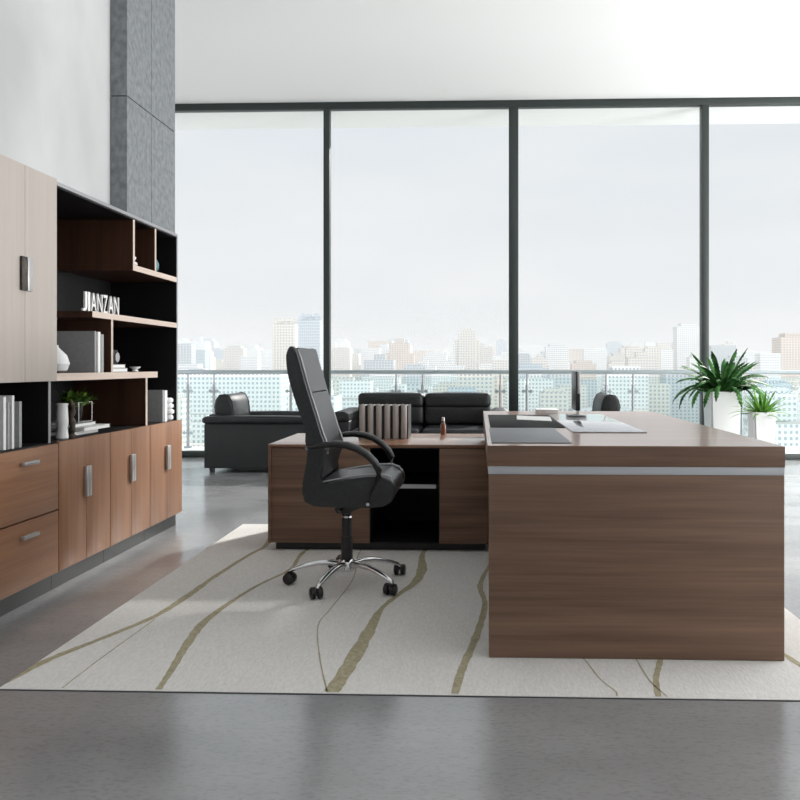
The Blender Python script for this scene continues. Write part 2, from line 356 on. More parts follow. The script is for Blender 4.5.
# ------------------------------------------------------------------ rug
RZ = .003; OZ = RZ+.0012
bm = nb(); box(bm, -1.535, 1.31, 2.665, 5.50, .0005, RZ, bev=.001)
for f in bm.faces: f.material_index = 0
box(bm, -1.535, 1.31, 2.658, 2.664, .0005, RZ-.001, mi=2)
VE = {'A': ([(-1.55, 2.703), (-1.506, 2.939), (-1.427, 3.161), (-1.331, 3.459), (-1.301, 3.797), (-1.289, 4.125), (-1.248, 4.612), (-1.217, 4.819), (-1.255, 5.162), (-1.23, 5.487)], [.045, .04, .03, .035, .04, .032, .028, .03, .035, .03]),
 'B': ([(-1.018, 2.675), (-1.041, 2.858), (-1.079, 3.116), (-1.103, 3.399), (-1.074, 3.723), (-1.03, 3.982), (-.953, 4.281), (-.968, 4.647), (-.93, 5.1), (-.96, 5.487)], [.024, .026, .042, .04, .024, .022, .022, .028, .02, .02]),
 'C': ([(-1.331, 2.675), (-1.33, 2.946), (-1.315, 3.418)], [.006]*3),
 'D': ([(-.477, 2.675), (-.556, 2.974), (-.634, 3.35), (-.627, 3.585), (-.605, 3.998), (-.619, 4.293), (-.653, 4.61), (-.66, 5.2)], [.006]*8),
 'E': ([(-.463, 2.675), (-.443, 2.928), (-.423, 3.319), (-.411, 3.593), (-.357, 3.831), (-.3, 4.046), (-.284, 4.305), (-.303, 4.672), (-.25, 5.1), (-.3, 5.487)], [.058, .062, .058, .03, .03, .05, .06, .03, .03, .03]),
 'F': ([(-.073, 2.675), (-.054, 2.894), (-.004, 3.272), (.03, 3.685), (.01, 4.0), (.059, 4.4), (.124, 4.789), (.1, 5.487)], [.026, .036, .036, .026, .03, .02, .02, .02]),
 'G': ([(.358, 3.4), (.358, 3.059), (.375, 2.998), (.402, 2.818), (.435, 2.716), (.433, 2.675)], [.006]*6),
 'H': ([(.70, 3.6), (.666, 3.124), (.636, 2.997), (.586, 2.825), (.563, 2.675)], [.012, .018, .022, .024, .024]),
 'K': ([(.5, 3.4), (.55, 3.098), (.556, 2.994), (.563, 2.806), (.59, 2.675)], [.005]*5),
 'I': ([(.98, 3.9), (1.06, 3.3), (1.094, 3.086), (1.115, 2.965), (1.17, 2.8), (1.3, 2.70)], [.02, .024, .026, .03, .03, .03])}
def catmull(P, Wd, k=8):
    pts = []; n = len(P)
    for i in range(n-1):
        p0, p1, p2, p3 = (Vector(P[max(0, min(n-1, i+j))]) for j in (-1, 0, 1, 2))
        for s in range(k):
            u = s/k
            pts.append((.5*((2*p1)+(p2-p0)*u+(2*p0-5*p1+4*p2-p3)*u*u+(3*p1-p0-3*p2+p3)*u**3), Wd[i]*(1-u)+Wd[i+1]*u))
    pts.append((Vector(P[-1]), Wd[-1])); return pts
rnd = random.Random(3)
for k, (P, Wd) in VE.items():
    pts = catmull(P, [q_*.85 for q_ in Wd]); prev = None
    for i, (p, ww) in enumerate(pts):
        d = (pts[min(i+1, len(pts)-1)][0]-pts[max(i-1, 0)][0]).normalized(); nn = Vector((-d.y, d.x)); ww *= rnd.uniform(.85, 1.15)
        cl = lambda q: (max(-1.533, min(1.308, q.x)), q.y)
        a, b_ = p+nn*ww/2, p-nn*ww/2
        cur = (bm.verts.new((*cl(a), RZ+.0008)), bm.verts.new((*cl(b_), RZ+.0008)))
        if prev:
            try: bm.faces.new((prev[0], cur[0], cur[1], prev[1])).material_index = 1
            except ValueError: pass
        prev = cur
o = obj('area_rug', bm, [M['rug'], M['gold'], M['rughem']], loc=(0, 4, 0), smooth=False)
tag(o, 'large pale grey rug with branching olive veins under desk and office chair', 'rug')

# ------------------------------------------------------------------ executive desk
DF, DB, DX0, DX1, DT = 3.010, 5.32, .032, 1.072, .753
desk = thing('executive_desk', 'large walnut executive desk with silver strip beneath its thick top', 'desk', (.55, 4.16, OZ))
bm = nb(); box(bm, DX0, DX1, DF-.004, DB, .681, DT, bev=.003)
box(bm, DX0+.002, DX1-.002, DF-.002, DB-.002, DT-.0005, DT+.0008, bev=0, mi=1)
obj('desktop', bm, [M['desk_x'], M['desk_top']], desk)
bm = nb(); box(bm, DX0+.006, DX1-.002, DF, DF+.05, OZ, .652, bev=.002); obj('end_panel', bm, M['desk_x'], desk)
bm = nb(); box(bm, .080, DX1-.002, DB-.06, DB-.01, OZ, .652, bev=.002); obj('end_panel', bm, M['desk_x'], desk)
bm = nb(); box(bm, DX1-.075, DX1-.045, DF+.051, DB-.061, .10, .652, bev=.002); obj('modesty_panel', bm, M['desk_x'], desk)
bm = nb(); box(bm, DX0+.004, DX1-.002, DF-.001, DB-.01, .6525, .6805, bev=.001); o = obj('metal_strip', bm, M['alu'], desk); o['label'] = 'silver aluminium band under the top'
bm = nb(); box(bm, DX0+.02, DX0+.45, DF+.051, DF+.40, .44, .652, bev=.003); obj('drawer_box', bm, M['desk_x'], desk)

# ------------------------------------------------------------------ return cabinet beside the desk
RX0, RX1, RF, RB, RT = -1.175, .074, 4.716, 5.50, .597
rc = thing('return_cabinet', 'low walnut side cabinet joined to the desk with black open shelf niche', 'cabinet', (-.55, 5.1, OZ))
bx('top_panel', (RX0, RX1, RF, RB, .580, RT), [M['desk_top']], rc, .002)
bm = nb(); box(bm, RX0+.035, RX1-.035, RF+.045, RB-.04, OZ, .044); obj('plinth', bm, M['plinth'], rc)
bx('side_panel', (RX0, RX0+.018, RF, RB, .0445, .5795), M['desk_x'], rc, .001)
bx('side_panel', (RX1-.018, RX1, RF, RB, .0445, .5795), M['desk_x'], rc, .001)
bx('door', (RX0+.020, -.604, RF+.004, RF+.022, .047, .576), M['desk_x'], rc, .001)
bx('door', (-.214, RX1-.020, RF+.004, RF+.022, .047, .576), M['desk_x'], rc, .001)
bm = nb()
box(bm, -.602, -.598, RF+.006, RB-.1, .047, .577); box(bm, -.220, -.216, RF+.006, RB-.1, .047, .577)
box(bm, -.598, -.220, RB-.1, RB-.095, .047, .577); box(bm, -.598, -.220, RF+.006, RB-.1, .047, .053); box(bm, -.598, -.220, RF+.006, RB-.1, .571, .577)
o = obj('niche_lining', bm, M['black'], rc); o['label'] = 'matt black lining of the open niche'
bx('back_panel', (RX0+.018, RX1-.018, RB-.02, RB-.002, .0445, .579), M['desk_x'], rc)
sh = bx('shelf', (-.597, -.221, RF+.035, RB-.1, .350, .366), M['black'], rc)
bx('edge_strip', (-.597, -.235, RF+.030, RF+.0345, .350, .372), M['alu'], sh)

# ------------------------------------------------------------------ wall storage: drawer unit, three double door units, bookcase, tall doors
XF = -1.935; XBK = -2.415
def handle_v(parent, y, z0, z1, side):
    bm = nb(); box(bm, XF-.001, XF+.020, y, y+side*.022, z0, z1, bev=.002) if side > 0 else box(bm, XF-.001, XF+.020, y-.022, y, z0, z1, bev=.002)
    return obj('handle', bm, M['handle'], parent)
dc = thing('drawer_cabinet', 'brown two-drawer cabinet at the left end of the storage wall', 'cabinet', (-2.15, 3.40, 0))
y0, y1 = 2.945, 3.857
bx('plinth', (XBK, XF-.035, y0, y1, 0, .078), M['plinth'], dc)
bx('carcass', (XBK, XF-.020, y0, y1, .080, .662), M['cab_y'], dc, .001)
for z0, z1, hz in ((.376, .678, .618), (.084, .369, .305)):
    d = bx('drawer', (XF-.019, XF, y0+.002, y1-.003, z0, z1), M['cab_y'], dc, .0015)
    bm = nb(); box(bm, XF+.0005, XF+.022, 3.525, 3.650, hz-.008, hz+.008, bev=.003); obj('handle', bm, M['handle'], d)
groups = 'double door base cabinets along the left wall'
pos = [(3.860, 4.405, 'nearest the drawer unit'), (4.408, 4.949, 'in the middle of the row'), (4.953, 5.493, 'at the window end of the row')]
for k, (a, b_, wh) in enumerate(pos):
    mid_ = (a+b_)/2
    c = thing('base_cabinet', 'brown two-door low cabinet with vertical grain, ' + wh, 'cabinet', (-2.15, mid_, 0), group=groups)
    bx('plinth', (XBK, XF-.035, a, b_-(.02 if k == 2 else 0), 0, .078), M['plinth'], c)
    bx('carcass', (XBK, XF-.020, a, b_, .080, .662), M['cab_z'], c, .001)
    for s_ in (-1, 1):
        ya, yb = (a+.001, mid_-.0015) if s_ < 0 else (mid_+.0015, b_-.001)
        d = bx('door', (XF-.019, XF, ya, yb, .084, .684), M['cab_z'], c, .0015)
        bm = nb(); ha, hb = (mid_-.026, mid_-.0025) if s_ < 0 else (mid_+.0025, mid_+.026)
        box(bm, XF+.0005, XF+.018, ha, hb, .393, .542, bev=.002); obj('handle', bm, M['handle'], d)
ct = bx('worktop', (XBK, XF-.0195, 2.945, 5.493, .6625, .683), M['black'], bev=.001)
tag(ct, 'thin black worktop running over the low cabinets, below the shelves', 'worktop')
UX = -1.962; UT = 1.896; CT = .683
bc = thing('bookcase', 'tall black open bookcase with pale edged shelves on the low cabinets', 'bookcase', (-2.19, 4.6, CT))
bx('back_panel', (XBK, XBK+.012, 2.945, 5.47, CT+.0005, UT-.02), M['black'], bc)
o = bx('top_panel', (XBK, UX, 3.842, 5.488, UT-.018, UT), M['trimgrey'], bc, .001); o['label'] = 'grey metal top panel'
o = bx('underside_lining', (XBK+.013, UX-.006, 3.842, 5.47, UT-.026, UT-.0185), M['black'], bc)
bm = nb(); box(bm, XBK+.0125, UX-.003, 5.471, 5.488, CT+.0005, UT-.0185); box(bm, UX-.0028, UX, 5.471, 5.488, CT+.0005, UT-.0185, mi=1)
obj('side_panel', bm, [M['black'], M['trimgrey']], bc)
# dividers and shelves, each with a pale front edge band
def board(name, y0, y1, z0, z1, xb=None):
    o = bx(name, (XBK+.0125, UX-.0025, y0, y1, z0, z1), M['shelf_z'], bc)
    bx('edge_band', (UX-.002, UX, y0, y1, z0, z1), M['shelf_edge'], o); return o
board('shelf', 4.770, 5.4705, 1.580, 1.612)                     # bottom of the two small boxes
board('divider', 4.770, 4.794, 1.6125, UT-.0265)
board('divider', 5.096, 5.118, 1.6125, UT-.0265)
board('shelf', 4.26, 5.4705, 1.284, 1.315)
board('divider', 4.482, 4.504, 1.0015, 1.2835)
board('shelf', 3.842, 5.140, .965, 1.001)
board('divider', 4.955, 4.980, CT+.0005, .9645)
o = bx('divider', (XBK+.0125, UX, 3.812, 3.833, CT+.0005, .9645), M['black'], bc)
bx('edge_band', (UX+.0002, UX+.002, 3.812, 3.833, CT+.0005, .9645), M['trimgrey'], o)
oc = thing('overhead_cabinet', 'beige upper cabinet with two tall doors beside the black bookcase', 'cabinet', (-2.17, 3.56, .965))
bx('carcass', (XBK+.013, XF-.020, 3.01, 3.8405, .966, 1.895), M['beige'], oc, .001)
for ya, yb, hy in ((3.012, 3.288, None), (3.290, 3.5645, 3.5645-.044), (3.5665, 3.8405, 3.5665)):
    d = bx('door', (XF-.019, XF, ya, yb, .966, 1.895), M['beige'], oc, .0015)
    if hy:
        bm = nb(); box(bm, XF+.0005, XF+.012, hy+.002, hy+.042, 1.356, 1.501, bev=.002)
        obj('handle', bm, M['bronze'] if hy < 3.56 else M['handle'], d)

# ------------------------------------------------------------------ shelf contents
# white display letters
LZ = 1.3155
sg = thing('letter_sign', 'row of white upright display letters standing on the middle shelf', 'letters', (-2.02, 4.30, LZ))
lets = 'JIANZAN'; ys = 4.235; wd = [.058, .034, .074, .070, .064, .074, .070]
for ch, ww in zip(lets, wd):
    cu = bpy.data.curves.new('letter', 'FONT'); cu.body = ch; cu.size = .17; cu.extrude = .005; cu.offset = .001; cu.align_x = 'LEFT'
    to = bpy.data.objects.new('tmp', cu); COL.objects.link(to); dg = bpy.context.evaluated_depsgraph_get(); me = bpy.data.meshes.new_from_object(to.evaluated_get(dg)); bpy.data.objects.remove(to)
    bb = [v.co.copy() for v in me.vertices]; mnx = min(v.x for v in bb); mxx_ = max(v.x for v in bb); mny = min(v.y for v in bb); mxy = max(v.y for v in bb)
    for v in me.vertices:
        u = (v.co.x-mnx)/(mxx_-mnx); h_ = (v.co.y-mny)/(mxy-mny); dpt = v.co.z
        v.co = Vector((-2.005+dpt, ys+u*(ww-.010), LZ+h_*.100))-Vector(sg.location)
    me.materials.append(M['paper']); lo_ = bpy.data.objects.new('letter', me); COL.objects.link(lo_); lo_.parent = sg
    ys += ww
def standing_book(y0, y1, z0, z1, x0, x1, cover, label, group, cat='book'):
    c = ((x0+x1)/2, (y0+y1)/2, z0)
    t_ = thing('book', label, cat, c, group=group)
    bm = nb(); e = .002
    box(bm, x0, x1, y0, y0+e, z0, z1); box(bm, x0, x1, y1-e, y1, z0, z1); box(bm, x1-e, x1, y0+e, y1-e, z0, z1)
    obj('cover', bm, cover, t_)
    bm = nb(); box(bm, x0+.003, x1-e-.0005, y0+e+.0003, y1-e-.0003, z0+.003, z1-.003); obj('pages', bm, M['paper'], t_)
    return t_
def flat_book(x0, x1, y0, y1, z0, z1, cover, label, group):
    t_ = thing('book', label, 'book', ((x0+x1)/2, (y0+y1)/2, z0), group=group)
    bm = nb(); e = .002
    box(bm, x0, x1, y0, y1, z0, z0+e); box(bm, x0, x1, y0, y1, z1-e, z1); box(bm, x0, x0+e, y0, y1, z0+e, z1-e)
    obj('cover', bm, cover, t_)
    bm = nb(); box(bm, x0+e+.0005, x1-.003, y0+.003, y1-.003, z0+e+.0003, z1-e-.0003); obj('pages', bm, M['paper'], t_)
    return t_
B0 = CT+.0006
g = 'white books standing in the black niche'
for (a, b_, h_, xf, cv, lb) in ((3.40, 3.43, .222, -1.98, 'book', 'tall light grey book standing leftmost in the black niche under beige doors'),
        (3.470, 3.490, .222, -1.975, 'paper', 'tall white book second from left in the black niche'),
        (3.502, 3.516, .198, -1.975, 'book', 'shorter pale book between two tall ones in the black niche'),
        (3.535, 3.552, .226, -1.975, 'paper', 'tallest white book in the black niche, fourth from left'),
        (3.592, 3.612, .198, -1.975, 'book', 'rightmost pale book of the row in the black niche')):
    standing_book(a, b_, B0, B0+h_, xf-.19, xf, M[cv], lb, g)
# big grey album books in the left compartment
Z1 = 1.0012
g = 'large grey albums standing on the shelf above the plant'
standing_book(4.335, 4.350, Z1, Z1+.215, -2.33, -1.985, M['book'], 'large grey album with its broad cover showing behind the round vase', g)
standing_book(4.352, 4.380, Z1, Z1+.212, -2.30, -1.975, M['paper'], 'white album spine right behind the large grey album', g)
standing_book(4.383, 4.412, Z1, Z1+.20, -2.29, -1.972, M['book'], 'slim grey album nearest the divider beside the white spine', g)
bm = nb(); lathe(bm, [(.018, 0), (.05, .012), (.062, .045), (.05, .085), (.025, .11), (.011, .125), (.012, .135), (.008, .135)], (-2.035, 4.03, Z1))
tag(obj('vase', bm, M['white'], loc=(-2.035, 4.03, Z1)), 'small round white vase in front of the large grey album', 'vase')
# compartment right of divider
g = 'books lying flat in the stack on the middle shelf'
flat_book(-2.20, -2.00, 4.52, 4.79, Z1, Z1+.022, M['bookd'], 'grey book at the bottom of the short stack right of the divider', g)
flat_book(-2.19, -2.005, 4.525, 4.77, Z1+.0225, Z1+.043, M['book'], 'light grey book topping the short stack, under the black camera', g)
bm = nb(); lathe(bm, [(.012, 0), (.02, .004), (.012, .012), (.03, .026), (.032, .03), (.026, .03)], (-1.975, 4.83, Z1), 16)
tag(obj('dish', bm, M['white'], loc=(-1.975, 4.83, Z1)), 'tiny white footed dish beside the short book stack', 'dish')
cm = thing('camera_model', 'small black camera ornament on top of the short book stack', 'ornament', (-2.06, 4.64, Z1+.0435))
bx('body', (-2.09, -2.035, 4.56, 4.74, Z1+.0436, Z1+.125), M['plastic'], cm, .006)
bm = nb(); cyl(bm, (-2.0345, 4.65, Z1+.082), (-2.0, 4.65, Z1+.082), .030, .027); obj('lens', bm, M['handle'], cm)
bm = nb(); cyl(bm, (-2.05, 4.585, Z1+.126), (-2.05, 4.585, Z1+.150), .018); obj('flash', bm, M['handle'], cm)
# small things in the top boxes
bm = nb(); lathe(bm, [(.02, 0), (.03, .01), (.026, .022), (.012, .03), (.02, .042), (.022, .052), (.01, .062)], (-2.00, 4.85, 1.6125), 20)
tag(obj('figurine', bm, M['white'], loc=(-2.0, 4.85, 1.6125)), 'small white rounded figurine in the first top box', 'figurine')
bm = nb(); lathe(bm, [(.02, 0), (.035, .02), (.037, .05), (.026, .075), (.014, .088), (.016, .094)], (-2.00, 5.16, 1.6125), 20)
tag(obj('vase', bm, M['teal'], loc=(-2.0, 5.16, 1.6125)), 'small teal vase in the last top box by the window', 'vase')
# lower compartment
bm = nb(); lathe(bm, [(.026, 0), (.03, .006), (.027, .03), (.024, .055), (.029, .08), (.027, .12), (.025, .16), (.028, .17), (.022, .172)], (-2.0, 4.02, B0), 24)
tag(obj('vase', bm, M['white'], loc=(-2.0, 4.02, B0)), 'slim upright white vase beside the dark bronze figurine', 'vase')
bm = nb()
pr = [(.022, 0), (.024, .01), (.014, .02), (.018, .04), (.012, .055), (.019, .08), (.011, .10), (.016, .125), (.009, .14), (.014, .16), (.010, .175), (.004, .185)]
lathe(bm, pr, (-1.99, 4.10, B0), 14)
for v in bm.verts: v.co.x += math.sin(v.co.z*70)*.005; v.co.y += math.cos(v.co.z*55)*.004
tag(obj('figurine', bm, M['bronze'], loc=(-1.99, 4.10, B0)), 'knobbly dark bronze figurine between white vase and flat books', 'figurine')
g = 'books lying flat beneath the little plant'
flat_book(-2.25, -2.02, 4.17, 4.46, B0, B0+.022, M['bookd'], 'dark grey flat book at the bottom beneath the little plant', g)
flat_book(-2.24, -1.985, 4.22, 4.52, B0+.0225, B0+.040, M['paper'], 'white flat book in the middle of the pile beneath the plant', g)
flat_book(-2.26, -2.03, 4.18, 4.45, B0+.0405, B0+.058, M['book'], 'grey flat book topmost under the wire plant stand', g)
PZ = B0+.0585
pl = thing('potted_plant', 'small leafy green plant in a thin wire stand on books', 'plant', (-2.12, 4.40, PZ))
bm = nb()
for dx in (-.055, .055):
    for dy in (-.075, .075): cyl(bm, (-2.12+dx, 4.40+dy, PZ), (-2.12+dx, 4.40+dy, PZ+.105), .0022, seg=6)
for z_ in (.002, .103):
    for dx in (-.055, .055): cyl(bm, (-2.12+dx, 4.325, PZ+z_), (-2.12+dx, 4.475, PZ+z_), .0022, seg=6)
    for dy in (-.075, .075): cyl(bm, (-2.175, 4.40+dy, PZ+z_), (-2.065, 4.40+dy, PZ+z_), .0022, seg=6)
obj('wire_stand', bm, M['handle'], pl)
bm = nb(); lathe(bm, [(.028, .001), (.036, .03), (.042, .09), (.036, .09)], (-2.12, 4.40, PZ), 20); obj('pot', bm, M['plastic'], pl)
def leafblade(bm, base, az, elev, length, width, curl, n=7, wav=0, fold=.25, flat=0):
    p = Vector(base); el = elev; pv = None
    for i in range(n+1):
        u = i/n
        d = Vector((math.cos(az)*math.cos(el), math.sin(az)*math.cos(el), math.sin(el)))
        side = Vector((-math.sin(az), math.cos(az), 0)); up = side.cross(d)
        ww = width*math.sin(PI*min(1, .12+.88*u)**.8)*.5+.0006
        if flat: ww = width*.5*min(1, .55+u*1.5)*min(1, (1-u)*6+.12)
        if wav: ww *= (1+wav*(1 if i % 2 else -1))
        c = [bm.verts.new(p-side*ww-up*ww*fold*-1), bm.verts.new(p), bm.verts.new(p+side*ww+up*ww*fold)]
        if pv:
            bm.faces.new((pv[0], pv[1], c[1], c[0])); bm.faces.new((pv[1], pv[2], c[2], c[1]))
        pv = c; p = p+d*length/n; el -= curl/n
bm = nb(); rnd = random.Random(5)
for i in range(110):
    az = rnd.uniform(0, 2*PI); el = rnd.uniform(.1, 1.4)
    st = Vector((-2.12, 4.40, PZ+.085))+Vector((math.cos(az)*rnd.uniform(0, .06), math.sin(az)*rnd.uniform(0, .08), rnd.uniform(0, .045)))
    leafblade(bm, st, az, el, rnd.uniform(.04, .075), rnd.uniform(.026, .042), rnd.uniform(.3, 1.3), n=4)
obj('foliage', bm, M['leaf3'], pl)
# right-hand compartment books
g = 'pale books at the window end of the worktop'
standing_book(5.285, 5.305, B0, B0+.20, -2.22, -1.985, M['book'], 'pale grey book nearest the divider at the worktop window end', g)
standing_book(5.308, 5.350, B0, B0+.196, -2.20, -1.98, M['paper'], 'wide white book standing beside the curled white ornament', g)
orn = nb()
for k, (dz, rr_) in enumerate(((.02, .034), (.057, .036), (.094, .040), (.130, .034))):
    lathe(orn, [(rr_*.7, dz-.018), (rr_, dz-.008), (rr_, dz+.008), (rr_*.7, dz+.0175)], (-2.00+.006*(k % 2), 5.415-.006*k, B0), 20)
tag(obj('ornament', orn, M['white'], loc=(-2.00, 5.415, B0)), 'lumpy stacked white ornament at the window end of the worktop', 'ornament')

# ------------------------------------------------------------------ things on the return cabinet and desk
bt = RT+.0006
g = 'grey ring binders in a row on the return cabinet'
words = ['leftmost', 'second from left', 'third from left', 'fourth from left', 'fifth from left', 'rightmost']
b0 = None
bwid = .0492
for k in range(6):
    x = -.722+k*.0505+bwid/2
    lb = '%s grey binder with rounded spine of the six on the side cabinet' % words[k]
    if b0 is None:
        b0 = thing('ring_binder', lb, 'binder', (x, 5.10, bt), group=g)
        bm = nb(); prof = []
        y_f, y_b = 5.088, 5.33; hw = bwid/2
        poly = [(x-hw, y_b), (x-hw, y_f+.018)]+[(x-hw*math.cos(a_)*1, y_f+.018-math.sin(a_)*.018) for a_ in [PI*i/8 for i in range(1, 8)]]+[(x+hw, y_f+.018), (x+hw, y_b)]
        # spine shell
        ps = [(x-.018, y_f+.016)]+[(x-.018*math.cos(a_), y_f+.016-math.sin(a_)*.016) for a_ in [PI*i/8 for i in range(1, 8)]]+[(x+.018, y_f+.016)]
        prism(bm, ps, 'z', bt, bt+.205, bev=.001); obj('spine', bm, M['binder'], b0)
        bm = nb(); box(bm, x-hw, x-hw+.004, y_f+.018, y_b, bt, bt+.20); box(bm, x+hw-.004, x+hw, y_f+.018, y_b, bt, bt+.20)
        box(bm, x-hw+.004, x-.018, y_f+.014, y_f+.019, bt, bt+.20); box(bm, x+.018, x+hw-.004, y_f+.014, y_f+.019, bt, bt+.20)
        obj('cover', bm, M['binderd'], b0)
        bm = nb(); box(bm, x-hw+.005, x+hw-.005, y_f+.02, y_b-.006, bt+.004, bt+.195); obj('pages', bm, M['paper'], b0)
    else:
        dup(b0, (x, 5.10, bt), lb)
bo = thing('bottle', 'small amber brown bottle standing near the rear edge of the side cabinet', 'bottle', (-.222, 5.42, bt))
bm = nb(); lathe(bm, [(.016, 0), (.018, .003), (.018, .062), (.012, .072), (.008, .076), (.008, .086), (.006, .086)], (-.222, 5.42, bt), 20); obj('body', bm, M['amber'], bo)
bm = nb(); lathe(bm, [(.0095, .0865), (.0095, .108), (.007, .11)], (-.222, 5.42, bt), 16); obj('cap', bm, M['handle'], bo)
dz = DT+.0010
o = bx('desk_pad', (.050, .34, 3.10, 3.84, dz, dz+.003), M['pad'], bev=.001); tag(o, 'matt grey pad on the front left of the desktop', 'desk pad')
o = bx('desk_pad', (.056, .395, 3.88, 4.86, dz, dz+.003), M['padblack'], bev=.001); tag(o, 'black pad under the white paper on the desktop', 'desk pad')
o = bx('desk_glass', (.40, .71, 3.60, 4.93, dz, dz+.004), M['mirrorglass'], bev=.001); tag(o, 'glossy reflective glass sheet lying on the desktop beneath the monitor', 'glass sheet')
bm = nb(); prism(bm, [(.20, 4.40), (.37, 4.28), (.39, 4.62), (.215, 4.74)], 'z', dz+.0033, dz+.006)
tag(obj('paper', bm, M['paper'], loc=(.3, 4.5, dz+.0033)), 'white sheet of paper lying across the black pad', 'paper')
bk = thing('notebook', 'small white notebook near the rear edge of the desktop', 'notebook', (.42, 5.17, dz))
bx('pages', (.352, .478, 5.06, 5.26, dz+.0003, dz+.018), M['paper'], bk, .001)
bx('cover', (.350, .480, 5.055, 5.265, dz+.0183, dz+.021), M['white'], bk, .001)
mo = thing('monitor', 'slim black and silver monitor seen edge on, standing on the desk', 'monitor', (.552, 4.80, dz+.0042))
mz = dz+.0042
bx('screen', (.538, .546, 4.70, 4.92, mz+.03, 1.005), M['plastic'], mo, .002)
bx('rear_shell', (.5465, .562, 4.70, 4.92, mz+.125, 1.005), M['handle'], mo, .003)
bx('rear_cover', (.5465, .562, 4.70, 4.92, mz+.03, mz+.1245), M['plastic'], mo, .003)
bm = nb(); box(bm, .553, .563, 4.77, 4.83, mz+.007, mz+.0295); obj('neck', bm, M['handle'], mo)
bm = nb(); box(bm, .50, .60, 4.72, 4.88, mz+.0003, mz+.0065, bev=.002); obj('base', bm, M['handle'], mo)

# ------------------------------------------------------------------ office chair (faces +X)
CH = Vector((-.628, 4.0, OZ))
ch = thing('office_chair', 'high-backed black leather swivel chair with chrome star base on the rug', 'chair', CH)
def P(x, y, z): return (CH.x+x, CH.y+y, z)
HW = .25
prof = [(-.225, 1.085), (-.222, 1.03), (-.212, .965), (-.19, .875), (-.163, .785), (-.147, .70), (-.150, .61), (-.162, .52), (-.160, .465), (-.142, .428), (-.10, .412), (.0, .408), (.17, .406), (.23, .412), (.272, .434), (.292, .472), (.29, .502), (.268, .530), (.225, .543), (.16, .543), (.06, .532), (-.03, .516), (-.078, .508), (-.075, .56), (-.05, .64), (-.048, .672), (-.072, .735), (-.098, .82), (-.125, .905), (-.150, .99), (-.172, 1.07), (-.185, 1.112), (-.203, 1.124), (-.218, 1.112)]
prof = [(x*.90 if x > 0 else x+(.020*max(0, 1-abs(z-.66)/.34) if x < -.13 and .45 < z < 1.0 and i_ < 10 else 0), z) for i_, (x, z) in enumerate(prof)]
def catmull2(P_):
    n = len(P_); o_ = []
    for i in range(n):
        p0, p1, p2, p3 = (Vector(P_[(i+j) % n]) for j in (-1, 0, 1, 2))
        for u in (0, .5):
            q_ = .5*((2*p1)+(p2-p0)*u+(2*p0-5*p1+4*p2-p3)*u*u+(3*p1-p0-3*p2+p3)*u**3); o_.append((q_.x, q_.y))
    return o_
for s_ in (-1, 1):      # leather side panels
    bm = nb(); y_a, y_b = (-HW, -HW+.045) if s_ < 0 else (HW-.045, HW)
    prism(bm, [(CH.x+x, z) for x, z in catmull2(prof)], 'y', CH.y+y_a, CH.y+y_b, bev=.010, seg=3); obj('side_panel', bm, M['leather'], ch, ang=50)
# back shell and seat pan between the sides
bprof = [(-.222, 1.08), (-.218, 1.03), (-.208, .965), (-.186, .875), (-.159, .785), (-.143, .70), (-.146, .61), (-.156, .50), (-.09, .50), (-.105, .60), (-.100, .70), (-.125, .80), (-.15, .90), (-.175, 1.0), (-.195, 1.09), (-.205, 1.118), (-.216, 1.105)]
bprof = [(x+(.020*max(0, 1-abs(z-.66)/.34) if i_ < 8 and z > .45 else 0), z) for i_, (x, z) in enumerate(bprof)]
bm = nb(); prism(bm, [(CH.x+x, z) for x, z in bprof], 'y', CH.y-HW+.046, CH.y+HW-.046); obj('backrest', bm, M['leather'], ch, ang=60)
bm = nb(); prism(bm, [(CH.x+x, z) for x, z in [(-.155, .49), (-.153, .465), (-.137, .430), (-.10, .416), (.0, .412), (.15, .410), (.20, .416), (.232, .436), (.243, .46), (.235, .49)]], 'y', CH.y-HW+.046, CH.y+HW-.046)
obj('seat', bm, M['leather'], ch, ang=60)
